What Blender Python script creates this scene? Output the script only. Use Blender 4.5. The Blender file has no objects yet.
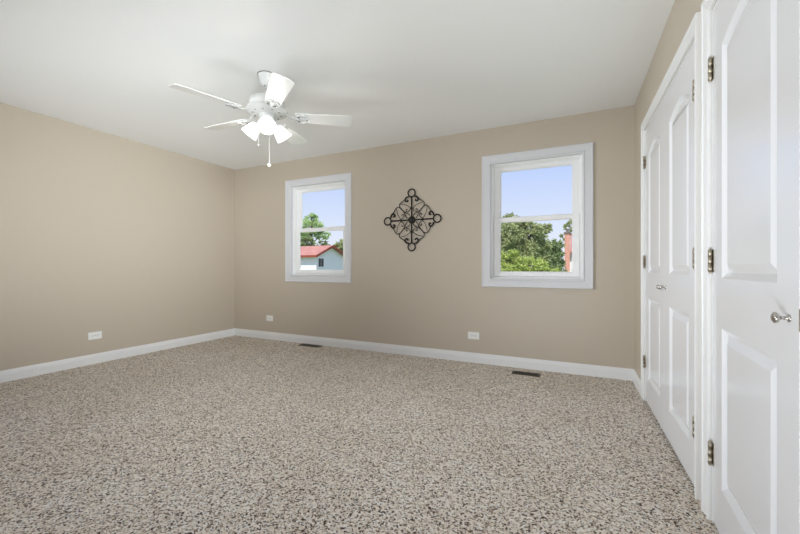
import bpy, bmesh, math, random
import numpy as np
from mathutils import Vector, Matrix

S = bpy.context.scene
C = S.collection
PI = math.pi
R = math.radians

# ------------------------------------------------------------------ camera
YAW, FPX, CAMZ = R(25.33), 361.5, 1.0065
cd = bpy.data.cameras.new('camera'); cam = bpy.data.objects.new('camera', cd); C.objects.link(cam)
cam.location = (0, 0, CAMZ); cam.rotation_euler = (R(90), 0, YAW)
cd.sensor_fit = 'HORIZONTAL'; cd.sensor_width = 36; cd.lens = FPX / 800 * 36
cd.clip_start = .02; cd.clip_end = 500
S.camera = cam

# ------------------------------------------------------------------ sky, sun, added fill lamps
W = bpy.data.worlds.new('sky'); S.world = W; W.use_nodes = True
nt = W.node_tree; nt.nodes.clear()
wo = nt.nodes.new('ShaderNodeOutputWorld'); bg = nt.nodes.new('ShaderNodeBackground')
tc = nt.nodes.new('ShaderNodeTexCoord'); sx = nt.nodes.new('ShaderNodeSeparateXYZ'); cr = nt.nodes.new('ShaderNodeValToRGB')
nt.links.new(tc.outputs['Generated'], sx.inputs[0]); nt.links.new(sx.outputs['Z'], cr.inputs[0])
nt.links.new(cr.outputs[0], bg.inputs[0]); nt.links.new(bg.outputs[0], wo.inputs[0])
e = cr.color_ramp.elements
e[0].position = 0.0; e[0].color = (.86, .90, .98, 1)
e[1].position = .9; e[1].color = (.36, .52, .98, 1)
n = e.new(.10); n.color = (.74, .82, .99, 1)
n = e.new(.25); n.color = (.53, .665, .995, 1)
bg.inputs[1].default_value = .94

sd = bpy.data.lights.new('sun', 'SUN'); so = bpy.data.objects.new('sun', sd); C.objects.link(so)
sd.energy = 5.5; sd.angle = R(1); sd.color = (1, .95, .86)
so.rotation_euler = Vector((-.05, .62, -1.25)).to_track_quat('-Z', 'Y').to_euler()

def area(name, loc, direc, w, h, power, col):
    d = bpy.data.lights.new(name, 'AREA'); o = bpy.data.objects.new(name, d); C.objects.link(o)
    d.shape = 'RECTANGLE'; d.size = w; d.size_y = h; d.energy = power; d.color = col
    o.location = loc; o.rotation_euler = Vector(direc).to_track_quat('-Z', 'Y').to_euler()
    return o
# added fill lamps out of view, behind added openings in right and left walls
PW = dict(side=18.5, left=14.5, upfill=27, far=15, fan=2.2)
def fill_light(name, loc, aim, w, h, power, spread):
    o = area(name, loc, Vector(aim) - Vector(loc), w, h, power, (.91, .965, 1)); o.data.spread = R(spread)
fill_light('fill_side', (.70, -.12, 1.42), (-4.49, 2.95, 1.6), 1.25, 1.25, PW['side'], 50)
fill_light('fill_left', (-4.68, .10, 1.42), (.50, 3.1, 1.1), 1.5, 1.25, PW['left'], 52)
# added upward fill lamps near the floor, out of view, brightening the ceiling
fill_light('fill_floor', (-.35, -.20, .06), (.2, 2.2, 2.44), 1.3, .8, PW['upfill'], 118)
fill_light('fill_floor_far', (-2.9, -.45, .06), (-3.6, 3.1, 2.44), 2.0, .8, PW['far'], 70)

S.view_settings.view_transform = 'Standard'; S.view_settings.look = 'None'
S.view_settings.gamma = 1; S.view_settings.use_curve_mapping = False
S.view_settings.exposure = 0.08

# ------------------------------------------------------------------ materials
def lin(r, g, b):
    f = lambda c: (c / 255 / 12.92) if c / 255 <= .04045 else ((c / 255 + .055) / 1.055) ** 2.4
    return (f(r), f(g), f(b), 1)

def mat(name, col, rough=.5, metal=0, spec=.5, bump=None, var=None, emit=None):
    m = bpy.data.materials.new(name); m.use_nodes = True
    t = m.node_tree; p = t.nodes['Principled BSDF']
    p.inputs['Base Color'].default_value = col; p.inputs['Roughness'].default_value = rough
    p.inputs['Metallic'].default_value = metal; p.inputs['Specular IOR Level'].default_value = spec
    co = t.nodes.new('ShaderNodeTexCoord')
    if var:                                        # (scale, second colour)
        nz = t.nodes.new('ShaderNodeTexNoise'); nz.inputs['Scale'].default_value = var[0]; nz.inputs['Detail'].default_value = 4
        mx = t.nodes.new('ShaderNodeMix'); mx.data_type = 'RGBA'
        rp = t.nodes.new('ShaderNodeValToRGB'); rp.color_ramp.elements[0].position = .35; rp.color_ramp.elements[1].position = .65
        t.links.new(co.outputs['Object'], nz.inputs['Vector']); t.links.new(nz.outputs['Fac'], rp.inputs[0])
        t.links.new(rp.outputs[0], mx.inputs['Factor'])
        mx.inputs['A'].default_value = col; mx.inputs['B'].default_value = var[1]
        t.links.new(mx.outputs['Result'], p.inputs['Base Color'])
    if bump:                                       # (scale, strength, distance)
        nb = t.nodes.new('ShaderNodeTexNoise'); nb.inputs['Scale'].default_value = bump[0]; nb.inputs['Detail'].default_value = 3
        bp = t.nodes.new('ShaderNodeBump'); bp.inputs['Strength'].default_value = bump[1]; bp.inputs['Distance'].default_value = bump[2]
        t.links.new(co.outputs['Object'], nb.inputs['Vector']); t.links.new(nb.outputs['Fac'], bp.inputs['Height'])
        t.links.new(bp.outputs[0], p.inputs['Normal'])
    if emit:
        p.inputs['Emission Color'].default_value = emit[0]; p.inputs['Emission Strength'].default_value = emit[1]
    return m

M_WALL = mat('tan_wall_paint', lin(194, 182.5, 166), .42, spec=.45, bump=(220, .05, .002))
M_CEIL = mat('white_ceiling_paint', lin(240, 240, 238), .9, spec=.2, bump=(180, .08, .002))
M_TRIM = mat('white_trim_paint', lin(236, 236, 236), .30, spec=.5)
M_DOOR = mat('white_door_paint', lin(232, 232, 235), .16, spec=.5)
M_CASING = mat('white_window_casing_paint', lin(216, 216, 219), .35)
M_VINYL = mat('white_vinyl', lin(246, 246, 245), .3)
M_FAN = mat('white_fan_enamel', lin(200, 200, 197), .3)
M_BLADE = mat('white_fan_blade', lin(222, 222, 219), .3)
M_NICKEL = mat('brushed_nickel', lin(178, 170, 154), .36, 1)
M_CHROME = mat('polished_nickel', lin(190, 186, 180), .15, 1)
M_IRON = mat('black_wrought_iron', lin(34, 29, 28), .55, .3, bump=(90, .3, .002))
M_PLATE = mat('white_outlet_plastic', lin(240, 240, 238), .3)
M_SLOT = mat('dark_slot', lin(40, 38, 36), .6)
M_REG = mat('brown_register_metal', lin(74, 66, 54), .45, .4)
M_DARK = mat('dark_duct', lin(16, 14, 12), .9)
M_SHADE = mat('frosted_glass_shade', lin(250, 250, 248), .35, emit=((1, .985, .95, 1), .7))
M_BULB = mat('lit_bulb', lin(255, 255, 255), .4, emit=((1, .97, .92, 1), 4))
M_GROUND = mat('lawn_grass', lin(98, 120, 60), .9, var=(.7, lin(76, 100, 48)))
M_BARK = mat('grey_brown_bark', lin(104, 92, 78), .9, bump=(20, .6, .02))
M_SIDING = mat('pale_blue_siding', lin(242, 240, 243), .7, bump=(3, .1, .01))
M_WHITE = mat('white_house_paint', lin(236, 236, 238), .6)
M_REDTRIM = mat('red_brown_fascia', lin(150, 70, 52), .6)
M_PANE = mat('dark_house_pane', lin(40, 46, 48), .1)
M_MORTAR = mat('concrete_cap', lin(120, 112, 106), .8)

def leaf_mat(name, a, b):
    m = bpy.data.materials.new(name); m.use_nodes = True; t = m.node_tree
    p = t.nodes['Principled BSDF']; o = t.nodes['Material Output']
    g = t.nodes.new('ShaderNodeNewGeometry'); mx = t.nodes.new('ShaderNodeMix'); mx.data_type = 'RGBA'
    t.links.new(g.outputs['Random Per Island'], mx.inputs['Factor'])
    mx.inputs['A'].default_value = a; mx.inputs['B'].default_value = b
    t.links.new(mx.outputs['Result'], p.inputs['Base Color']); p.inputs['Roughness'].default_value = .6
    p.inputs['Specular IOR Level'].default_value = .3
    tr = t.nodes.new('ShaderNodeBsdfTranslucent'); t.links.new(mx.outputs['Result'], tr.inputs[0])
    ms = t.nodes.new('ShaderNodeMixShader'); ms.inputs[0].default_value = .35
    t.links.new(p.outputs[0], ms.inputs[1]); t.links.new(tr.outputs[0], ms.inputs[2]); t.links.new(ms.outputs[0], o.inputs[0])
    return m
M_LEAF_BRIGHT = leaf_mat('yellow_green_leaves', lin(204, 214, 128), lin(146, 168, 84))
M_LEAF_MID = leaf_mat('mid_green_leaves', lin(200, 206, 154), lin(128, 142, 92))
M_LEAF_DARK = leaf_mat('dark_green_leaves', lin(172, 188, 134), lin(96, 116, 72))
M_LEAF_PALE = leaf_mat('pale_green_leaves', lin(206, 224, 170), lin(160, 192, 124))

def brick_mat(name, c1, c2, mortar, scale):
    m = bpy.data.materials.new(name); m.use_nodes = True; t = m.node_tree; p = t.nodes['Principled BSDF']
    b = t.nodes.new('ShaderNodeTexBrick'); co = t.nodes.new('ShaderNodeTexCoord')
    mp = t.nodes.new('ShaderNodeMapping'); mp.inputs['Rotation'].default_value = (R(90), 0, 0)
    t.links.new(co.outputs['Object'], mp.inputs[0]); t.links.new(mp.outputs[0], b.inputs['Vector'])
    b.inputs['Color1'].default_value = c1; b.inputs['Color2'].default_value = c2; b.inputs['Mortar'].default_value = mortar
    b.inputs['Scale'].default_value = scale; b.inputs['Mortar Size'].default_value = .02
    t.links.new(b.outputs['Color'], p.inputs['Base Color']); p.inputs['Roughness'].default_value = .85
    return m
M_BRICK = brick_mat('red_brick', lin(216, 146, 122), lin(194, 122, 102), lin(220, 204, 192), 4)
M_TILE = mat('red_roof_shingles', lin(172, 122, 112), .8, var=(1.6, lin(150, 102, 94)), bump=(6, .4, .03))

def glass_mat():
    m = bpy.data.materials.new('window_glass'); m.use_nodes = True; t = m.node_tree
    t.nodes.remove(t.nodes['Principled BSDF']); o = t.nodes['Material Output']
    tr = t.nodes.new('ShaderNodeBsdfTransparent'); gl = t.nodes.new('ShaderNodeBsdfGlossy'); gl.inputs['Roughness'].default_value = .01
    fr = t.nodes.new('ShaderNodeFresnel'); fr.inputs[0].default_value = 1.12
    ms = t.nodes.new('ShaderNodeMixShader')
    t.links.new(fr.outputs[0], ms.inputs[0]); t.links.new(tr.outputs[0], ms.inputs[1]); t.links.new(gl.outputs[0], ms.inputs[2])
    t.links.new(ms.outputs[0], o.inputs[0]); return m
M_GLASS = glass_mat()

def carpet_mat():
    m = bpy.data.materials.new('speckled_carpet'); m.use_nodes = True; t = m.node_tree; p = t.nodes['Principled BSDF']
    N = lambda k: t.nodes.new(k)
    co = N('ShaderNodeTexCoord')
    v = N('ShaderNodeTexVoronoi'); v.inputs['Scale'].default_value = 165; v.inputs['Randomness'].default_value = 1
    wn = N('ShaderNodeTexNoise'); wn.inputs['Scale'].default_value = 60; wn.inputs['Detail'].default_value = 2
    ad = N('ShaderNodeMix'); ad.data_type = 'VECTOR'; ad.inputs['Factor'].default_value = .012
    t.links.new(co.outputs['Object'], wn.inputs['Vector'])
    t.links.new(co.outputs['Object'], ad.inputs['A']); t.links.new(wn.outputs['Color'], ad.inputs['B'])
    t.links.new(ad.outputs['Result'], v.inputs['Vector'])
    sp = N('ShaderNodeSeparateColor'); t.links.new(v.outputs['Color'], sp.inputs[0])
    rp = N('ShaderNodeValToRGB'); rp.color_ramp.interpolation = 'CONSTANT'
    el = rp.color_ramp.elements
    el[0].position = 0; el[0].color = lin(84, 72, 61)
    el[1].position = .135; el[1].color = lin(176, 160, 142)
    for q, c in ((.30, lin(234, 221, 204)), (.48, lin(251, 242, 229)), (.72, lin(255, 252, 247))):
        n = el.new(q); n.color = c
    t.links.new(sp.outputs[0], rp.inputs[0])
    big = N('ShaderNodeTexNoise'); big.inputs['Scale'].default_value = 1.6; big.inputs['Detail'].default_value = 8; big.inputs['Roughness'].default_value = .72
    t.links.new(co.outputs['Object'], big.inputs['Vector'])
    br = N('ShaderNodeValToRGB'); br.color_ramp.elements[0].position = .35; br.color_ramp.elements[1].position = .68
    br.color_ramp.elements[0].color = (.90, .865, .825, 1); br.color_ramp.elements[1].color = (1, 1, 1, 1)
    t.links.new(big.outputs['Fac'], br.inputs[0])
    mu = N('ShaderNodeMix'); mu.data_type = 'RGBA'; mu.blend_type = 'MULTIPLY'; mu.inputs['Factor'].default_value = 1
    t.links.new(rp.outputs[0], mu.inputs['A']); t.links.new(br.outputs[0], mu.inputs['B'])
    tuft = N('ShaderNodeTexNoise'); tuft.inputs['Scale'].default_value = 52; tuft.inputs['Detail'].default_value = 1.5
    t.links.new(co.outputs['Object'], tuft.inputs['Vector'])
    tr = N('ShaderNodeValToRGB'); tr.color_ramp.elements[0].position = .36; tr.color_ramp.elements[1].position = .60
    tr.color_ramp.elements[0].color = (.80, .785, .77, 1); tr.color_ramp.elements[1].color = (1, 1, 1, 1)
    t.links.new(tuft.outputs['Fac'], tr.inputs[0])
    m2 = N('ShaderNodeMix'); m2.data_type = 'RGBA'; m2.blend_type = 'MULTIPLY'; m2.inputs['Factor'].default_value = 1
    t.links.new(mu.outputs['Result'], m2.inputs['A']); t.links.new(tr.outputs[0], m2.inputs['B'])
    t.links.new(m2.outputs['Result'], p.inputs['Base Color'])
    p.inputs['Roughness'].default_value = .95; p.inputs['Specular IOR Level'].default_value = .1
    bp = N('ShaderNodeBump'); bp.inputs['Strength'].default_value = .7; bp.inputs['Distance'].default_value = .006; bp.invert = True
    t.links.new(v.outputs['Distance'], bp.inputs['Height']); t.links.new(bp.outputs[0], p.inputs['Normal'])
    return m
M_CARPET = carpet_mat()

# ------------------------------------------------------------------ helpers
def obj(name, bm, m, parent=None, smooth=False, loc=None, bevel=0):
    me = bpy.data.meshes.new(name)
    bmesh.ops.recalc_face_normals(bm, faces=bm.faces)
    bm.to_mesh(me); bm.free()
    if m: me.materials.append(m)
    o = bpy.data.objects.new(name, me); C.objects.link(o)
    if smooth:
        for p in me.polygons: p.use_smooth = True
    if parent is not None: o.parent = parent
    if loc is not None: o.location = loc
    if bevel:
        b = o.modifiers.new('bevel', 'BEVEL'); b.width = bevel; b.segments = 2; b.limit_method = 'ANGLE'
    return o

def thing(name, label, cat, loc=(0, 0, 0), rot=(0, 0, 0), group=None):
    o = bpy.data.objects.new(name, None); C.objects.link(o)
    o.empty_display_size = .1; o.location = loc; o.rotation_euler = rot
    return tag(o, label, cat, group)

def tag(o, label, cat, group=None, kind=None):
    o['label'] = label; o['category'] = cat
    if group: o['group'] = group
    if kind: o['kind'] = kind
    return o

def struct(o, label=None, cat=None):
    o['kind'] = 'structure'
    if label: o['label'] = label; o['category'] = cat
    return o

def box(bm, x0, x1, y0, y1, z0, z1):
    v = [bm.verts.new((x, y, z)) for x in (x0, x1) for y in (y0, y1) for z in (z0, z1)]
    for f in ((0, 1, 3, 2), (4, 6, 7, 5), (0, 4, 5, 1), (2, 3, 7, 6), (0, 2, 6, 4), (1, 5, 7, 3)):
        bm.faces.new([v[i] for i in f])

def tube(bm, pts, r, seg=8, closed=False, r2=None):
    pts = [Vector(p) for p in pts]; n = len(pts); rings = []
    nrm = None
    for i, p in enumerate(pts):
        a = pts[i - 1] if (i or closed) else p; b = pts[(i + 1) % n] if (i < n - 1 or closed) else p
        d = (b - a).normalized()
        if nrm is None:
            nrm = d.orthogonal().normalized()
        else:
            nrm = (nrm - d * nrm.dot(d)); nrm = nrm.normalized() if nrm.length > 1e-6 else d.orthogonal().normalized()
        bn = d.cross(nrm); rr = r if r2 is None else r + (r2 - r) * i / (n - 1)
        rings.append([bm.verts.new(p + (nrm * math.cos(2 * PI * k / seg) + bn * math.sin(2 * PI * k / seg)) * rr) for k in range(seg)])
    for i in range(n if closed else n - 1):
        A, B = rings[i], rings[(i + 1) % n]
        off = 0
        if closed and i == n - 1:
            off = min(range(seg), key=lambda s: sum((A[k].co - B[(k + s) % seg].co).length for k in range(seg)))
        for k in range(seg):
            bm.faces.new((A[k], A[(k + 1) % seg], B[(k + 1 + off) % seg], B[(k + off) % seg]))
    if not closed:
        bm.faces.new(rings[0]); bm.faces.new(rings[-1][::-1])

def lathe(bm, prof, seg=32, mtx=None, capped=True):
    """prof: (radius, z) list, turned about z"""
    rings = []
    for r, z in prof:
        if r < 1e-6: rings.append([bm.verts.new((0, 0, z))])
        else: rings.append([bm.verts.new((r * math.cos(2 * PI * k / seg), r * math.sin(2 * PI * k / seg), z)) for k in range(seg)])
    for A, B in zip(rings, rings[1:]):
        for k in range(seg):
            if len(A) == 1 and len(B) == 1: continue
            if len(A) == 1: bm.faces.new((A[0], B[k], B[(k + 1) % seg]))
            elif len(B) == 1: bm.faces.new((A[k], A[(k + 1) % seg], B[0]))
            else: bm.faces.new((A[k], A[(k + 1) % seg], B[(k + 1) % seg], B[k]))
    if capped:
        for r in (rings[0], rings[-1]):
            if len(r) > 2: bm.faces.new(r)
    if mtx is not None:
        vs = [v for r in rings for v in r]
        bmesh.ops.transform(bm, matrix=mtx, verts=vs)

def sweep_rect(bm, prof, x0, x1, z0, z1, to3, sides='LTRB'):
    """mitred frame: prof = (inset from the outer edge, height); to3(u, v, h) -> point"""
    def loop(i, h): return [to3(x0 + i, z0 + i, h), to3(x0 + i, z1 - i, h), to3(x1 - i, z1 - i, h), to3(x1 - i, z0 + i, h)]
    L = [[bm.verts.new(p) for p in loop(i, h)] for i, h in prof]
    for A, B in zip(L, L[1:]):
        for k in range(4): bm.faces.new((A[k], A[(k + 1) % 4], B[(k + 1) % 4], B[k]))

def door_casing(bm, prof, y0, y1, zt, to3, near=1.0):
    """three-sided mitred casing round an opening y0..y1, head at zt; prof = (offset outwards from the opening, height)"""
    L = []
    for o, h in prof:
        L.append([bm.verts.new(to3(*q, h)) for q in ((y1 + o, 0), (y1 + o, zt + o), (y0 - o * near, zt + o), (y0 - o * near, 0))])
    for A, B in zip(L, L[1:]):
        for k in range(3): bm.faces.new((A[k], A[k + 1], B[k + 1], B[k]))
    bm.faces.new([l[0] for l in L]); bm.faces.new([l[3] for l in L])

def at(px, py, D):
    """the place seen at a photo pixel, D metres deep"""
    f = Vector((-math.sin(YAW), math.cos(YAW), 0)); r = Vector((math.cos(YAW), math.sin(YAW), 0))
    return Vector((0, 0, CAMZ)) + D * (f + r * (px - 400) / FPX + Vector((0, 0, 1)) * (267 - py) / FPX)

# ------------------------------------------------------------------ the room shell
XL, XR, YB, YF, H = -4.49, .505, 3.7815, -.95, 2.44
T = .16
WINS = [(-3.414, -2.542, .900, 2.082), (-.751, .095, .892, 2.066)]      # inner edge of casing on the back wall
CW = .090                                                                   # window casing width
def wall_holes(bm, axis, pos, thick, u0, u1, holes):
    """solid wall with rectangular holes; axis 'y' -> wall across x at y=pos..pos+thick; 'x' -> across y"""
    us = sorted({u0, u1, *[h[0] for h in holes], *[h[1] for h in holes]})
    for a, b in zip(us, us[1:]):
        zs = [(h[2], h[3]) for h in holes if h[0] <= a and h[1] >= b]
        z = 0
        spans = []
        for lo, hi in sorted(zs):
            if lo > z: spans.append((z, lo))
            z = hi
        if z < H: spans.append((z, H))
        for lo, hi in spans:
            if axis == 'y': box(bm, a, b, min(pos, pos + thick), max(pos, pos + thick), lo, hi)
            else: box(bm, min(pos, pos + thick), max(pos, pos + thick), a, b, lo, hi)

FILL_HOLE_LEFT = (-.70, .90, .77, 2.07)  # opening added out of view for the left fill lamp
bm = bmesh.new(); box(bm, XL - T, XR + T, YF - T, YB + T, -.12, 0); struct(obj('floor', bm, M_CARPET), 'speckled beige and grey carpet floor', 'floor')
bm = bmesh.new(); box(bm, XL - T, XR + T, YF - T, YB + T, H, H + .12); struct(obj('ceiling', bm, M_CEIL), 'plain white ceiling', 'ceiling')
bm = bmesh.new(); wall_holes(bm, 'x', XL, -T, YF - T, YB + T, [FILL_HOLE_LEFT]); struct(obj('wall_left', bm, M_WALL), 'bare tan left wall', 'wall')
bm = bmesh.new(); wall_holes(bm, 'y', YB, T, XL, XR, [(a - .008, b + .008, c - .008, d + .008) for a, b, c, d in WINS]); struct(obj('wall_back', bm, M_WALL), 'tan far wall with two windows', 'wall')
FILL_HOLE_FRONT = [(-1.75, -.15, .8, 2.1)]  # opening added out of view, lets extra sky light in
bm = bmesh.new(); wall_holes(bm, 'y', YF, -T, XL, XR, FILL_HOLE_FRONT); struct(obj('wall_front', bm, M_WALL), 'tan wall behind the camera', 'wall')
# right wall: two shallow closet openings and an added light opening behind the camera
CLO = (2.004, 3.252, 2.034)          # y0, y1, head of the double closet doors
BIG = (1.100, 1.822, 2.022)          # the single closet door
FILL_HOLE_SIDE = (-.77, .53, .77, 2.07)  # opening added out of view for the side fill lamp
bm = bmesh.new()
wall_holes(bm, 'x', XR, .10, YF - T, YB + T, [(CLO[0], CLO[1], 0, CLO[2]), (BIG[0], BIG[1], 0, BIG[2]), FILL_HOLE_SIDE])
wall_holes(bm, 'x', XR + .10, .06, YF - T, YB + T, [FILL_HOLE_SIDE])
struct(obj('wall_right', bm, M_WALL), 'tan right wall with white closet doors', 'wall')

# baseboards: (height, projection) profile swept along the wall
BASE = [(0, .016), (.066, .016), (.069, .0125), (.073, .0125), (.080, .0115), (.094, .008), (.102, .005), (.102, 0)]
def baseboard(name, label, a, b, inward, ma=0, mb=0):
    """from a to b on the floor; inward = unit vector into the room; ma/mb = mitre at the ends (+1 shortens with projection)"""
    a, b, inw = Vector(a), Vector(b), Vector(inward); d = (b - a).normalized(); bm = bmesh.new(); L = []
    for z, pr in [(0, 0)] + BASE:
        L.append((bm.verts.new(a + inw * pr + d * pr * ma + Vector((0, 0, z))), bm.verts.new(b + inw * pr - d * pr * mb + Vector((0, 0, z)))))
    for A, B in zip(L, L[1:]): bm.faces.new((A[0], A[1], B[1], B[0]))
    bm.faces.new([l[0] for l in L]); bm.faces.new([l[1] for l in L][::-1])
    struct(obj(name, bm, M_TRIM), label, 'baseboard')
CASW = .074
baseboard('baseboard_left', 'white baseboard along the left wall', (XL, YF, 0), (XL, YB, 0), (1, 0, 0), 0, 1)
baseboard('baseboard_back', 'white baseboard under the two windows', (XL, YB, 0), (XR, YB, 0), (0, -1, 0), 1, 1)
baseboard('baseboard_right', 'short white baseboard between far corner and closet', (XR, YB, 0), (XR, CLO[1] + CASW + .012, 0), (-1, 0, 0), 1, 0)
baseboard('baseboard_side', 'white baseboard on right wall behind camera', (XR, BIG[0] - CASW - .012, 0), (XR, YF, 0), (-1, 0, 0), 0, 0)

# door casings (trim)
def casing(name, label, op, near=1.0):
    y0, y1, zt = op; bm = bmesh.new()
    prof = [(.006, 0), (.006, .010), (.012, .0135), (.018, .0135), (.022, .0085), (.030, .0105), (.056, .0145), (.059, .018), (.072, .018), (CASW, .016), (CASW, 0)]
    door_casing(bm, prof, y0, y1, zt, lambda y, z, h: (XR - h, y, z), near)
    return struct(obj(name, bm, M_TRIM), label, 'trim')
casing('trim_1', 'white moulded casing around the double closet doors', CLO, .54)
casing('trim_2', 'white moulded casing around the nearest single door', BIG)
# jamb linings sit inside the openings
def jamb(name, label, op):
    y0, y1, zt = op; bm = bmesh.new(); t = .008
    box(bm, XR - .001, XR + .099, y1 - t, y1, 0, zt); box(bm, XR - .001, XR + .099, y0, y0 + t, 0, zt)
    box(bm, XR - .001, XR + .099, y0 + t, y1 - t, zt - t, zt)
    struct(obj(name, bm, M_TRIM), label, 'trim')
jamb('trim_3', 'white door jamb lining of the double closet', CLO)
jamb('trim_4', 'white door jamb lining of the nearest door', BIG)

# ------------------------------------------------------------------ doors
def inset(poly, d):
    """move a counter-clockwise polygon inwards by d (mitred)"""
    n = len(poly); out = []
    for i in range(n):
        a, b, c = (Vector(poly[i - 1]), Vector(poly[i]), Vector(poly[(i + 1) % n]))
        d1, d2 = (b - a).normalized(), (c - b).normalized()
        n1, n2 = Vector((-d1.y, d1.x)), Vector((-d2.y, d2.x))
        m = (n1 + n2); m = m / max(m.dot(n1), .3)
        out.append(b + m * d)
    return out
def arch_panel(u0, u1, v0, vs, rise, n=16):
    w = (u1 - u0) / 2; rad = (w * w + rise * rise) / (2 * rise); cu = (u0 + u1) / 2; cv = vs + rise - rad
    a = math.asin(w / rad)
    arc = [(cu + rad * math.sin(a - 2 * a * k / n), cv + rad * math.cos(a - 2 * a * k / n)) for k in range(n + 1)]
    return [(u0, v0), (u1, v0)] + arc
def slab_bm(w, z0, z1, panels, th=.035):
    """u runs along the door from its hinge side, v is height; h is depth behind the face (0 = face)"""
    bm = bmesh.new(); P = lambda u, v, h: Vector((h, u, v))
    rect = [(0, z0), (w, z0), (w, z1), (0, z1)]
    fv = [bm.verts.new(P(u, v, 0)) for u, v in rect]; bk = [bm.verts.new(P(u, v, th)) for u, v in rect]
    edges = [bm.edges.new((fv[i], fv[(i + 1) % 4])) for i in range(4)]
    loops = []
    for poly in panels:
        L = [bm.verts.new(P(u, v, 0)) for u, v in poly]; loops.append((poly, L))
        edges += [bm.edges.new((L[i], L[(i + 1) % len(L)])) for i in range(len(L))]
    bmesh.ops.triangle_fill(bm, edges=edges, use_beauty=True, use_dissolve=False)
    for poly, L in loops:
        # ogee sticking, groove, then the raised field
        for ins, dep in ((.003, .0015), (.022, .0135), (.026, .0140), (.052, .0035)):
            q = inset(poly, ins); B = [bm.verts.new(P(u, v, dep)) for u, v in q]
            for k in range(len(L)): bm.faces.new((L[k], L[(k + 1) % len(L)], B[(k + 1) % len(L)], B[k]))
            L = B
        bm.faces.new(L)
    for i in range(4): bm.faces.new((fv[i], bk[i], bk[(i + 1) % 4], fv[(i + 1) % 4]))
    bm.faces.new(bk)
    return bm
def hinge(parent, y, z, leafdir, m=M_NICKEL):
    bm = bmesh.new()
    for k in range(3):
        lathe(bm, [(.0070, -.014), (.0070, .014)], 12, Matrix.Translation((-.0085, y, z + (k - 1) * .029)))
    lathe(bm, [(0, -.050), (.004, -.049), (.0052, -.046), (.004, -.043), (.004, .043), (.0052, .046), (.004, .049), (0, .050)], 12, Matrix.Translation((-.0085, y, z)))
    h = obj('hinge', bm, m, parent, True)
    bm = bmesh.new()
    y0, y1 = sorted((y, y + leafdir * .020)); box(bm, -.0015, .0, y0, y1, z - .0435, z + .0435)
    obj('hinge_leaf', bm, m, h)
    for dz in (-.028, 0, .028):
        bm = bmesh.new(); lathe(bm, [(.0036, 0), (.003, .0008), (0, .001)], 10, Matrix.Translation((-.0015, y + leafdir * (.013 if dz else .016), z + dz)) @ Matrix.Rotation(R(-90), 4, 'Y'))
        obj('screw', bm, M_CHROME, h, True)
def knob(parent, y, z, scale=1.0):
    s = scale; mt = Matrix.Translation((0, y, z)) @ Matrix.Rotation(R(-90), 4, 'Y')
    bm = bmesh.new(); lathe(bm, [(.0095 * s, 0), (.0095 * s, .0015), (.007 * s, .003), (.005 * s, .005), (.0045 * s, .014 * s), (.006 * s, .018 * s),
        (.0115 * s, .021 * s), (.0140 * s, .025 * s), (.0135 * s, .029 * s), (.009 * s, .032 * s), (0, .033 * s)], 24, mt)
    obj('knob', bm, M_CHROME, parent, True)
def door(name, label, y_far, w, hinge_far, stile, knob_y, ks=1.0, top=2.022, arch=(1.826, .048), hz=(.295, 1.045, 1.792), ajar=0):
    """face at x = XR - .002; u = 0 at the near edge"""
    y0 = y_far - w
    o = obj(name, slab_bm(w, .014, top, [arch_panel(stile, w - stile, .965, *arch), [(stile, .190), (w - stile, .190), (w - stile, .783), (stile, .783)]]), M_DOOR)
    o.location = (XR - .001 - w * math.sin(R(ajar)), y_far - w * math.cos(R(ajar)), 0); o.rotation_euler = (0, 0, -R(ajar))
    struct(o, label, 'door')
    hy = w + .002 if hinge_far else -.002
    for z in hz: hinge(o, hy, z, -1 if hinge_far else 1)
    if knob_y is not None: knob(o, knob_y, .886, ks)
    return o
door('door_1', 'far leaf of the white double closet doors', 3.242, .612, True, .118, .032)
door('door_2', 'near leaf of the white double closet doors', 2.628, .612, False, .118, .580)
big = door('door_3', 'single white arch-panel door nearest the camera, barely ajar', 1.811, .700, True, .115, .047, .95,
           2.010, (1.818, .036), (.273, 1.030, 1.785), 3.5)
bm = bmesh.new(); box(bm, -.001, .02, -.0012, .0, .862, .912); obj('latch_plate', bm, M_NICKEL, big)

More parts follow.
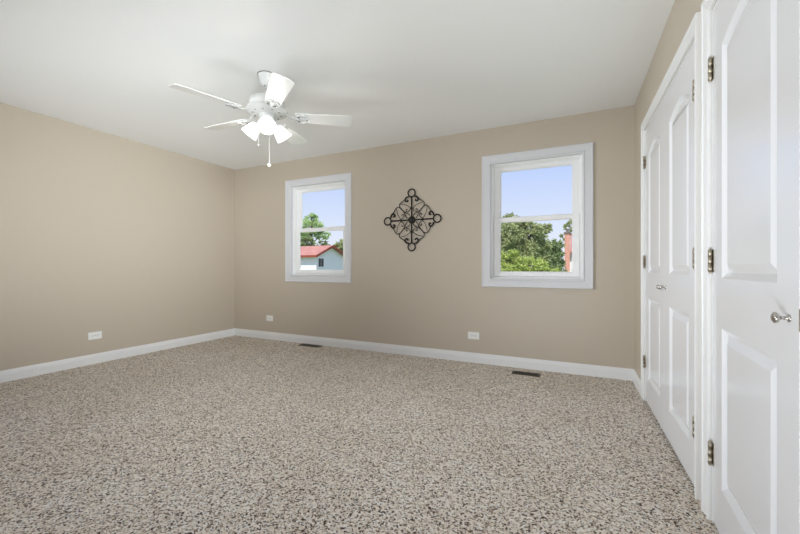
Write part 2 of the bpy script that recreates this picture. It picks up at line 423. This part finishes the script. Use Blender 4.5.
# ------------------------------------------------------------------ windows
def window(name, label, win):
    x0, x1, z0, z1 = win
    root = bpy.data.objects.new(name, None); C.objects.link(root); root.location = ((x0 + x1) / 2, YB, z0)
    struct(root, label, 'window')
    hw, hh = (x1 - x0) / 2, z1 - z0
    to3 = lambda u, v, h: (u, -h, v)
    bm = bmesh.new()
    sweep_rect(bm, [(0, 0), (0, .017), (.004, .021), (.012, .021), (.016, .017), (.060, .014), (.068, .013), (.074, .018), (.082, .019), (CW, .014), (CW, -.036)],
               -hw - CW, hw + CW, -CW, hh + CW, to3)
    obj('window_casing', bm, M_CASING, root)
    # vinyl frame set into the opening, with the two sash tracks as steps
    bm = bmesh.new()
    sweep_rect(bm, [(-.006, -.030), (.010, -.030), (.010, -.052), (.017, -.052), (.017, -.098), (.024, -.098), (.024, -.140), (-.006, -.140), (-.006, -.030)], -hw, hw, 0, hh, to3)
    obj('window_frame', bm, M_VINYL, root, bevel=.0015)
    mid = .590
    f = .021
    def sash(nm, za, zb, y, bot, top, st=.058):
        bm = bmesh.new()
        x_0, x_1 = -hw + f, hw - f
        # stiles and rails with a small glazing bead
        for (a, b, c, d) in ((x_0, x_0 + st, za, zb), (x_1 - st, x_1, za, zb), (x_0 + st, x_1 - st, za, za + bot), (x_0 + st, x_1 - st, zb - top, zb)):
            box(bm, a, b, y, y + .030, c, d)
        gx0, gx1, gz0, gz1 = x_0 + st, x_1 - st, za + bot, zb - top
        t = .008
        for (a, b, c, d) in ((gx0, gx0 + t, gz0, gz1), (gx1 - t, gx1, gz0, gz1), (gx0 + t, gx1 - t, gz0, gz0 + t), (gx0 + t, gx1 - t, gz1 - t, gz1)):
            box(bm, a, b, y + .010, y + .022, c, d)
        s = obj(nm, bm, M_VINYL, root, bevel=.002)
        bm = bmesh.new(); box(bm, gx0 + .002, gx1 - .002, y + .013, y + .017, gz0 + .002, gz1 - .002)
        obj('pane', bm, M_GLASS, s)
        return s
    sash('upper_sash', mid - .005, hh - f, .104, .040, .036)
    lo = sash('lower_sash', f, mid + .032, .064, .040, .040)
    bm = bmesh.new()
    for sx in (-.19, .19): box(bm, sx - .028, sx + .028, .056, .080, mid + .032, mid + .042)
    obj('sash_lock', bm, M_VINYL, lo, bevel=.002)
    return root
window('window_1', 'left double-hung window with house and red roof outside', WINS[0])
window('window_2', 'right double-hung window with trees and chimney outside', WINS[1])
# plain casings of the unseen openings added to let fill light in
for nm, lab, to3, q in (('added_opening_1', 'added light opening in right wall behind the camera', lambda u, v, h: (XR - h, u, v), FILL_HOLE_SIDE),
                        ('added_opening_2', 'added light opening in the wall behind the camera', lambda u, v, h: (u, YF + h, v), FILL_HOLE_FRONT[0]),
                        ('added_opening_3', 'added light opening in the left wall out of view', lambda u, v, h: (XL + h, u, v), FILL_HOLE_LEFT)):
    bm = bmesh.new()
    sweep_rect(bm, [(0, 0), (0, .018), (.012, .02), (CW, .014), (CW, -.15)], q[0] - CW, q[1] + CW, q[2] - CW, q[3] + CW, to3)
    struct(obj(nm, bm, M_TRIM), lab, 'window')

# ------------------------------------------------------------------ ceiling fan
FX, FY = -2.057, 2.020
fan = thing('ceiling_fan', 'white five-blade ceiling fan with three lit glass shades', 'ceiling fan', (FX, FY, H))
Z = lambda z: z - H
bm = bmesh.new(); lathe(bm, [(.066, 0), (.068, -.006), (.068, -.016), (.062, -.022), (.060, -.040), (.048, -.066), (.034, -.082), (.022, -.090), (.013, -.090)], 40)
canopy = obj('canopy', bm, M_FAN, fan, True)
bm = bmesh.new(); lathe(bm, [(.0695, -.0005), (.0695, -.005), (.060, -.005)], 40, capped=False); obj('canopy_gap_ring', bm, M_SLOT, canopy)
for k in range(3):
    bm = bmesh.new(); a = R(-80 + 120 * k); lathe(bm, [(.0045, 0), (.0045, .004), (0, .005)], 8, Matrix.Translation((.030 * math.cos(a), .030 * math.sin(a), -.087)) @ Matrix.Rotation(PI, 4, 'X'))
    obj('canopy_screw', bm, M_SLOT, canopy)
bm = bmesh.new(); lathe(bm, [(.0125, -.085), (.0125, -.180)], 20); obj('downrod', bm, M_FAN, fan, True)
bm = bmesh.new(); lathe(bm, [(.020, -.160), (.034, -.166), (.040, -.174), (.085, -.180), (.118, -.187), (.128, -.198), (.129, -.214), (.132, -.217), (.132, -.223), (.129, -.226), (.129, -.250),
    (.126, -.258), (.100, -.262)], 48); obj('motor_housing', bm, M_FAN, fan, True)
bm = bmesh.new(); lathe(bm, [(.100, -.258), (.146, -.262), (.150, -.268), (.147, -.275), (.120, -.284), (.085, -.292), (.060, -.296)], 48)
fly = obj('lower_motor_cover', bm, M_FAN, fan, True)
for k in range(10):
    a = 2 * PI * k / 10 + .2; m4 = Matrix.Rotation(a, 4, 'Z') @ Matrix.Translation((.098, 0, -.2895)) @ Matrix.Rotation(R(14), 4, 'Y')
    bm = bmesh.new(); v0 = 0; box(bm, -.010, .010, -.005, .005, -.001, .001); bm.verts.ensure_lookup_table()
    bmesh.ops.transform(bm, matrix=m4, verts=bm.verts[v0:])
    obj('vent_slot', bm, M_SLOT, fly)
# switch housing and fitter bowl of the light kit
bm = bmesh.new(); lathe(bm, [(.052, -.290), (.056, -.300), (.056, -.345), (.062, -.350), (.064, -.360), (.052, -.378), (.030, -.390), (.010, -.394), (0, -.396)], 40)
kit = obj('light_kit', bm, M_FAN, fan, True)

BZ = -.300
def blade_bm():
    bm = bmesh.new(); r0, r1 = .215, .628; n = 14; top, bot = [], []
    out = []
    for k in range(n + 1):
        t = k / n; out.append((r0 + (r1 - .035 - r0) * t, -(.052 + .020 * t)))
    for k in range(1, 6):
        a = k / 6 * PI / 2; out.append((r1 - .035 + .035 * math.sin(a), -(.072 - .035 + .035 * math.cos(a))))
    out = [(r0 - .012, -.040)] + out
    full = out + [(x, -y) for x, y in reversed(out)]
    vt = [bm.verts.new((x, y, .003)) for x, y in full]; vb = [bm.verts.new((x, y, -.003)) for x, y in full]
    bm.faces.new(vt); bm.faces.new(vb[::-1])
    for i in range(len(full)): bm.faces.new((vt[i], vb[i], vb[(i + 1) % len(full)], vt[(i + 1) % len(full)]))
    return bm
def iron_bm():
    """scrolled bracket between motor and blade"""
    bm = bmesh.new()
    z = -.009
    prof = [(.105, .022), (.150, .017), (.185, .019)]
    L = [[bm.verts.new((x, s * w, zz)) for s in (-1, 1)] for x, w, zz in ((.085, .020, .038), (.125, .018, .030), (.165, .015, .006), (.190, .018, z), (.205, .022, z))]
    L2 = [[bm.verts.new((v.co.x, v.co.y, v.co.z - .006)) for v in l] for l in L]
    for A, B in zip(L, L[1:]): bm.faces.new((A[0], A[1], B[1], B[0]))
    for A, B in zip(L2, L2[1:]): bm.faces.new((A[0], B[0], B[1], A[1]))
    for a, b, c, d in zip(L, L[1:], L2, L2[1:]):
        bm.faces.new((a[0], b[0], d[0], c[0])); bm.faces.new((a[1], c[1], d[1], b[1]))
    bm.faces.new((L[0][0], L2[0][0], L2[0][1], L[0][1])); bm.faces.new((L[-1][0], L[-1][1], L2[-1][1], L2[-1][0]))
    for s in (-1, 1):                                              # two open leaf loops
        pts = [(.200, s * .006, z), (.215, s * .030, z), (.240, s * .044, z), (.268, s * .040, z), (.285, s * .022, z), (.280, s * .006, z), (.255, s * .010, z), (.228, s * .008, z)]
        tube(bm, pts, .0060, 8, True)
    tube(bm, [(.200, 0, z), (.270, 0, z), (.305, 0, z)], .0065, 8)
    return bm
blade_me = None
for k in range(5):
    az = R(36.0 + 72 * k)
    if blade_me is None:
        b = obj('blade', blade_bm(), M_BLADE, fan, bevel=.0015); blade_me = b
        kids = [obj('blade_iron', iron_bm(), M_FAN, b)]
        for q in ((.232, .024), (.232, -.024), (.290, 0)):
            bm = bmesh.new(); lathe(bm, [(.006, -.015), (.005, -.018), (0, -.019)], 10, Matrix.Translation((q[0], q[1], 0)))
            kids.append(obj('screw', bm, M_SLOT, b, True))
    else:
        b = blade_me.copy(); C.objects.link(b); b.parent = fan
        for src in kids:
            c = src.copy(); C.objects.link(c); c.parent = b
    b.location = (0, 0, BZ); b.rotation_euler = (R(-12), 0, 0)
    b.rotation_mode = 'QUATERNION'
    b.rotation_quaternion = (Matrix.Rotation(az, 3, 'Z') @ Matrix.Rotation(R(-12), 3, 'X')).to_quaternion()

# three bell shades on short arms
for k in range(3):
    az = R(-44.4 + 120 * k)
    base = Matrix.Rotation(az, 4, 'Z') @ Matrix.Translation((.058, 0, -.340)) @ Matrix.Rotation(R(180 - 44), 4, 'Y')
    # after this matrix +z points outwards and down
    bm = bmesh.new(); lathe(bm, [(.010, -.020), (.010, .016), (.021, .018), (.024, .030), (.022, .034)], 20, base)
    arm = obj('lamp_arm', bm, M_FAN, fan, True)
    bm = bmesh.new()
    prof = [(.023, .028), (.034, .036), (.042, .050), (.048, .068), (.054, .092), (.061, .120), (.064, .132)]
    lathe(bm, prof + [(r - .0028, z) for r, z in reversed(prof)], 32, base, capped=False)
    sh = obj('lamp_shade', bm, M_SHADE, fan, True)
    bm = bmesh.new()
    lathe(bm, [(.012, .034), (.013, .050), (.024, .070), (.028, .086), (.024, .102), (.012, .111), (0, .113)], 20, base)
    obj('bulb', bm, M_BULB, sh, True)
    ld = bpy.data.lights.new('fan_bulb_light', 'POINT'); lo = bpy.data.objects.new('fan_bulb_light', ld); C.objects.link(lo)
    ld.energy = PW['fan']; ld.shadow_soft_size = .02; ld.color = (1, .96, .9)
    lo.location = Vector((FX, FY, H)) + (base @ Vector((0, 0, .142)))
# pull chains
def chain(x, y, z0, z1, ball):
    bm = bmesh.new(); n = int((z0 - z1) / .0045)
    tube(bm, [(x, y, z0), (x, y, z1)], .0016, 6)
    for i in range(n): bmesh.ops.create_icosphere(bm, subdivisions=1, radius=.0026, matrix=Matrix.Translation((x, y, z0 - i * .0045)))
    c = obj('pull_chain', bm, M_FAN, fan, True)
    bm = bmesh.new(); bmesh.ops.create_uvsphere(bm, u_segments=16, v_segments=10, radius=ball, matrix=Matrix.Translation((x, y, z1 - ball)))
    obj('chain_ball', bm, M_PLATE, c, True)
chain(.010, .012, -.385, -.655, .0135)
chain(-.045, -.040, -.352, -.520, .006)

# ------------------------------------------------------------------ wrought iron wall medallion
md = thing('wall_medallion', 'black wrought iron scroll medallion hanging between the windows', 'wall decor', (-1.637, YB, 1.541))
yy = -.016
def ipart(name, paths, r, r2=None, seg=8, closed=False):
    bm = bmesh.new()
    for pts in paths: tube(bm, [(x, yy, z) for x, z in pts], r, seg, closed)
    return obj(name, bm, M_IRON, md, True)
def smooth_path(pts, n=8):
    """Catmull-Rom through 2-D points"""
    P = [Vector(p) for p in pts]; P = [2 * P[0] - P[1]] + P + [2 * P[-1] - P[-2]]; out = []
    for i in range(1, len(P) - 2):
        for k in range(n):
            t = k / n; a, b, c, d = P[i - 1:i + 3]
            out.append(.5 * ((2 * b) + (c - a) * t + (2 * a - 5 * b + 4 * c - d) * t * t + (3 * b - a - 3 * c + d) * t ** 3))
    return out + [P[-2]]
bm = bmesh.new(); lathe(bm, [(.044, 0), (.044, .008), (.036, .016), (.020, .022), (0, .024)], 28, Matrix.Rotation(R(90), 4, 'X'))
obj('centre_boss', bm, M_IRON, md, True, loc=(0, -.004, 0))
for k in range(4):
    a = PI / 2 * k; ca, sa = math.cos(a), math.sin(a)
    rot = lambda u, v: (u * ca - v * sa, u * sa + v * ca)
    ipart('ring', [[rot(.306 + .044 * math.cos(t * 2 * PI / 28), .044 * math.sin(t * 2 * PI / 28)) for t in range(28)]], .0075, closed=True)
    ipart('spoke', [[rot(.03, 0), rot(.15, 0), rot(.264, 0)]], .0078)
    for s in (-1, 1):
        # outer scroll: curl beside the ring, out along the edge of the diamond, in towards the boss
        curl = [(.205, .058), (.212, .072), (.228, .076), (.244, .066), (.246, .048)]
        outer = [(.232, .046), (.216, .050), (.212, .066), (.226, .080), (.246, .078), (.262, .056), (.262, .038)]
        edge = [(.246, .078), (.224, .102), (.206, .134), (.186, .152), (.162, .152), (.138, .138), (.112, .112), (.088, .078), (.074, .046), (.052, .020)]
        inner = [(.152, .004), (.126, .016), (.098, .040), (.096, .062), (.112, .070), (.124, .060), (.118, .048)]
        link = [(.118, .002), (.150, .030), (.176, .078), (.190, .138)]
        m_ = lambda pts: [rot(u, s * v) for u, v in smooth_path(pts)]
        ipart('curl', [m_(outer)], .0088)
        ipart('edge_scroll', [m_(edge)], .0048)
        ipart('inner_scroll', [m_(inner)], .0040)
        ipart('link_bar', [m_(link)], .0034)

# ------------------------------------------------------------------ outlets
def outlet(label, loc, rotz):
    t = thing('wall_outlet', label, 'outlet', loc, (0, 0, rotz), 'white duplex outlets')
    bm = bmesh.new(); box(bm, -.060, .060, -.006, 0, -.038, .038); obj('cover_plate', bm, M_PLATE, t, bevel=.003)
    for s in (-1, 1):
        bm = bmesh.new(); lathe(bm, [(.0165, 0), (.0165, .0085), (.0155, .009), (0, .009)], 24, Matrix.Translation((s * .0195, 0, 0)) @ Matrix.Rotation(R(90), 4, 'X'))
        so_ = obj('socket', bm, M_PLATE, t)
        bm = bmesh.new()
        for dz in (-.006, .006): box(bm, s * .0195 - .005, s * .0195 + .004, -.0094, -.0085, dz - .001, dz + .001)
        lathe(bm, [(.0022, 0), (.0022, .0004), (0, .0004)], 10, Matrix.Translation((s * .0195 + .008, -.009, 0)) @ Matrix.Rotation(R(90), 4, 'X'))
        obj('slots', bm, M_SLOT, so_)
    bm = bmesh.new(); lathe(bm, [(.003, 0), (.003, .0066), (0, .0072)], 10, Matrix.Rotation(R(90), 4, 'X')); obj('screw', bm, M_CHROME, t)
outlet('white outlet on the bare left wall', (XL, 2.047, .292), R(90))
outlet('white outlet on far wall near the left corner', (-3.800, YB, .292), 0)
outlet('white outlet on far wall left of the right window', (-.930, YB, .283), 0)

# ------------------------------------------------------------------ floor registers
def register(label, loc, w, d):
    t = thing('floor_register', label, 'floor vent', loc, (0, 0, 0), 'floor heating registers')
    bm = bmesh.new(); to3 = lambda u, v, h: (u, v, h)
    sweep_rect(bm, [(0, 0), (.003, .005), (.016, .007), (.018, .004), (.018, .0)], -w / 2, w / 2, -d / 2, d / 2, to3); obj('frame', bm, M_REG, t)
    bm = bmesh.new(); box(bm, -w / 2 + .017, w / 2 - .017, -d / 2 + .017, d / 2 - .017, 0, .001); obj('duct', bm, M_DARK, t)
    n = int((w - .04) / .013)
    for k in range(n):
        x = -w / 2 + .022 + k * (w - .044) / (n - 1); bm = bmesh.new(); box(bm, x - .0018, x + .0018, -d / 2 + .018, d / 2 - .018, .001, .006); obj('louver', bm, M_REG, t)
    bm = bmesh.new(); box(bm, -w / 2 + .018, w / 2 - .018, -.003, .003, .001, .0062); obj('crossbar', bm, M_REG, t)
register('dark floor vent below the left window', (-3.015, 3.690, 0), .32, .11)
register('dark floor vent below the right window', (-.385, 3.582, 0), .255, .105)

# ------------------------------------------------------------------ outside: ground, houses, trees
GZ = -3.0
bm = bmesh.new(); box(bm, -140, 90, YB + T + .02, 180, GZ - .5, GZ); struct(obj('ground', bm, M_GROUND), 'grass ground below the windows', 'ground')

def tree(name, label, base, height, crown, mleaf, nleaf, leaf, seed, trunk_r=.16, group=None):
    """crown: list of (dx, dy, z, rx, ry, rz) ellipsoids, relative to the base; leaves are small bent blades on twigs"""
    rng = np.random.default_rng(seed)
    t = thing(name, label, 'tree', base, (0, 0, 0), group)
    bm = bmesh.new()
    tube(bm, [(0, 0, 0), (.04, .02, height * .3), (-.03, .05, height * .6), (.02, 0, height * .8)], trunk_r, 8, r2=trunk_r * .3)
    for (dx, dy, z, rx, ry, rz) in crown:
        z_s = max(.3 * height, z - max(rx, rz) * 1.1)
        tube(bm, [(0, 0, z_s), (dx * .5, dy * .5, (z_s + z) / 2 + .05), (dx, dy, z), (dx * 1.05, dy, z + rz * .8)], trunk_r * .4, 6, r2=.012)
        for q in range(7):
            d = rng.normal(size=3); d /= np.linalg.norm(d); d[2] = abs(d[2]) * .8
            e = (dx + d[0] * rx * .9, dy + d[1] * ry * .9, z + d[2] * rz * .95)
            tube(bm, [(dx, dy, z - rz * .3), ((dx + e[0]) / 2, (dy + e[1]) / 2, (z + e[2]) / 2 + .05), e], trunk_r * .14, 5, r2=.006)
    obj('trunk', bm, M_BARK, t, True)
    vol = np.array([c[3] * c[4] * c[5] for c in crown]); vol = vol ** .67; vol /= vol.sum()
    V, F = [], []
    cnt = rng.multinomial(nleaf, vol)
    for (dx, dy, z, rx, ry, rz), n_ in zip(crown, cnt):
        d = rng.normal(size=(n_, 3)); d /= np.linalg.norm(d, axis=1)[:, None]
        clump = rng.normal(size=(max(8, n_ // 45), 3)); clump /= np.linalg.norm(clump, axis=1)[:, None]
        rr = rng.uniform(.55, 1.05, len(clump))
        idx = rng.integers(0, len(clump), n_)
        p = clump[idx] * rr[idx][:, None] + d * rng.uniform(.0, .30, n_)[:, None]
        p = p * np.array([rx, ry, rz]) + np.array([dx, dy, z])
        ax = rng.normal(size=(n_, 3)); ax[:, 2] -= .5; ax /= np.linalg.norm(ax, axis=1)[:, None]
        sd_ = np.cross(ax, rng.normal(size=(n_, 3))); sd_ /= np.linalg.norm(sd_, axis=1)[:, None]
        up = np.cross(ax, sd_); L = (leaf * rng.uniform(.7, 1.3, n_))[:, None]
        q = np.stack([p, p + ax * L * .5 + sd_ * L * .28 + up * L * .08, p + ax * L, p + ax * L * .5 - sd_ * L * .28 + up * L * .08], 1)
        b0 = sum(len(v) for v in V); V.append(q.reshape(-1, 3))
        i = b0 + 4 * np.arange(n_); F.append(np.stack([i, i + 1, i + 2, i + 3], 1))
    V = np.concatenate(V); F = np.concatenate(F)
    me = bpy.data.meshes.new('foliage'); me.from_pydata(V.tolist(), [], F.tolist()); me.materials.append(mleaf)
    o = bpy.data.objects.new('foliage', me); C.objects.link(o); o.parent = t
    return t
def tree_at(name, label, px, D, blobs, mleaf, nleaf, leaf, seed, trunk_r=.16, group=None):
    """blobs: (px, py, radius px, radius px vertical, depth offset in m) as seen from the room, at depth D"""
    b = at(px, 267, D); b.z = GZ; cr_ = []
    for x, y, rx, rz, dd in blobs:
        c = at(x, y, D + dd); s = (D + dd) / FPX
        cr_.append((c.x - b.x, c.y - b.y, c.z - GZ, rx * s, rx * s, rz * s))
    top = max(c[2] + c[5] for c in cr_)
    return tree(name, label, b, top, cr_, mleaf, nleaf, leaf, seed, trunk_r, group)
G1, G2 = 'trees outside the left window', 'trees outside the right window'
tree_at('leafy_tree', 'bright yellow-green bushy tree low in the right window', 520, 13, [(510, 263, 13, 13, 0), (530, 269, 15, 12, .3), (506, 276, 14, 12, -.2), (546, 275, 11, 10, .4)], M_LEAF_BRIGHT, 15000, .085, 3, .12, G2)
tree_at('leafy_tree', 'tall grey-green tree rising past the right window rail', 516, 18, [(510, 236, 15, 15, 0), (530, 236, 15, 14, .5), (498, 250, 14, 16, 0), (522, 254, 16, 16, .3), (512, 223, 9, 9, .2), (541, 250, 10, 14, .6), (544, 229, 8, 6, .6), (524, 224, 8, 5, .3)], M_LEAF_MID, 26000, .105, 5, .2, G2)
tree_at('leafy_tree', 'dark green tree beside the chimney in the right window', 553, 23, [(550, 255, 10, 13, 0), (557, 249, 7, 10, .3), (552, 268, 12, 12, 0), (544, 264, 9, 10, .2), (541, 244, 5, 5, .4)], M_LEAF_DARK, 13000, .13, 7, .16, G2)
tree_at('leafy_tree', 'thin airy tree reaching above the brick chimney', 576, 44, [(569, 226, 7, 6, 0), (578, 221, 8, 7, .5), (566, 236, 5, 5, 0), (584, 234, 8, 9, 0)], M_LEAF_MID, 2600, .22, 9, .16, G2)
tree_at('leafy_tree', 'pale green round tree above the red roof in left window', 312, 66, [(310, 228, 12, 10, 0), (300, 236, 12, 11, 1), (322, 235, 8, 7, 1), (311, 220, 8, 6, 0), (296, 226, 9, 8, 0)], M_LEAF_PALE, 6500, .36, 11, .35, G1)
tree_at('leafy_tree', 'dark leafy tree just behind the red roof ridge', 312, 60, [(306, 244, 12, 7, 0), (322, 246, 9, 5, 0), (312, 251, 14, 7, 1), (296, 246, 10, 7, 0)], M_LEAF_DARK, 5000, .34, 13, .3, G1)
tree_at('leafy_tree', 'green tree at the right end of the red roofed house', 340, 64, [(338, 249, 8, 6, 0), (346, 246, 8, 8, 0), (333, 253, 8, 6, .5)], M_LEAF_MID, 4200, .34, 17, .3, G1)

# house with the red roof, seen on its corner
def house(label, corner, yaw, length, width, eave, rise):
    """corner = near corner on the ground; long wall runs along local -x, gable end along local +y"""
    t = thing('house', label, 'house', corner, (0, 0, yaw))
    bm = bmesh.new()
    pts = [(0, 0), (0, eave), (width / 2, eave + rise), (width, eave), (width, 0)]
    A = [bm.verts.new((0, y, z)) for y, z in pts]; B = [bm.verts.new((-length, y, z)) for y, z in pts]
    bm.faces.new(A); bm.faces.new(B[::-1])
    for i in range(5): bm.faces.new((A[i], B[i], B[(i + 1) % 5], A[(i + 1) % 5]))
    obj('siding_walls', bm, M_SIDING, t)
    bm = bmesh.new(); ov = .45; sl = rise / (width / 2)
    for s in (0, 1):
        f = lambda y: y if s == 0 else width - y
        P = [(-ov, eave - ov * sl), (width / 2, eave + rise)]
        vs = [bm.verts.new((x, f(y), z + dz)) for x in (ov, -length - ov) for dz in (.03, .22) for y, z in P]
        for q in ((0, 1, 3, 2), (4, 6, 7, 5), (0, 2, 6, 4), (1, 5, 7, 3), (0, 4, 5, 1), (2, 3, 7, 6)): bm.faces.new([vs[i] for i in q])
    rf = obj('roof', bm, M_TILE, t)
    bm = bmesh.new()
    for s in (0, 1):
        f = lambda y: y if s == 0 else width - y
        vs = [bm.verts.new((x, f(y), z + dz)) for x in (ov, ov + .06) for dz in (-.06, .24) for y, z in [(-ov, eave - ov * sl), (width / 2, eave + rise)]]
        for q in ((0, 1, 3, 2), (4, 6, 7, 5), (0, 2, 6, 4), (1, 5, 7, 3), (0, 4, 5, 1), (2, 3, 7, 6)): bm.faces.new([vs[i] for i in q])
    box(bm, -length - ov, ov, -ov - .05, -ov, eave - ov * sl - .05, eave - ov * sl + .2)
    obj('fascia', bm, M_REDTRIM, rf)
    return t
hc = at(316.3, 267, 46); hc.z = GZ
hs = house('pale blue-white house with red shingle roof outside left window', hc, YAW + R(-30), 16, 5.5, 2.5 - GZ, 1.2)
bm = bmesh.new(); box(bm, 0, .06, .28, 1.36, 3.98, 5.18)
wf = obj('house_window', bm, M_WHITE, hs)
bm = bmesh.new(); box(bm, .05, .08, .36, .79, 4.06, 5.1); box(bm, .05, .08, .85, 1.28, 4.06, 5.1); obj('pane', bm, M_PANE, wf)

# brick chimney house
c0 = at(564.6, 267, 33); c1 = at(569.6, 267, 33); cw = (c1 - c0).length * .95
ch = thing('house', 'brick chimney house with red roof at right window edge', 'house', (c0.x, c0.y, GZ), (0, 0, YAW - R(26)))
top = at(565, 233.5, 33).z - GZ
bm = bmesh.new(); box(bm, 0, cw, 0, .9, 0, top); cy = obj('chimney', bm, M_BRICK, ch)
bm = bmesh.new(); box(bm, -.06, cw + .06, -.06, .96, top, top + .14); box(bm, .12, cw - .12, .2, .7, top + .14, top + .45); obj('chimney_cap', bm, M_MORTAR, cy)
zr0, zr1 = at(572, 253, 33).z - GZ, at(572, 236, 36).z - GZ
bm = bmesh.new(); box(bm, cw, 12, .35, 8, 0, zr0); obj('white_walls', bm, M_WHITE, ch)
bm = bmesh.new()
vs = [bm.verts.new(p) for p in ((cw + .02, .0, zr0 - .1), (12.3, .0, zr0 - .1), (12.3, 4.2, zr1), (cw + .02, 4.2, zr1), (cw + .02, 8.4, zr0 - .1), (12.3, 8.4, zr0 - .1))]
vb = [bm.verts.new((v.co.x, v.co.y, v.co.z + .2)) for v in vs]
for q in ((0, 1, 2, 3), (3, 2, 5, 4)):
    bm.faces.new([vs[i] for i in q]); bm.faces.new([vb[i] for i in q][::-1])
for i, j in ((0, 1), (1, 2), (2, 5), (5, 4), (4, 3), (3, 0)): bm.faces.new((vs[i], vs[j], vb[j], vb[i]))
obj('roof', bm, M_TILE, ch)
bm = bmesh.new(); box(bm, cw + .12, cw + .55, .30, .36, zr0 - 1.5, zr0 - .35); wf = obj('house_window', bm, M_WHITE, ch)
bm = bmesh.new(); box(bm, cw + .18, cw + .49, .28, .31, zr0 - 1.4, zr0 - .42); obj('pane', bm, M_PANE, wf)
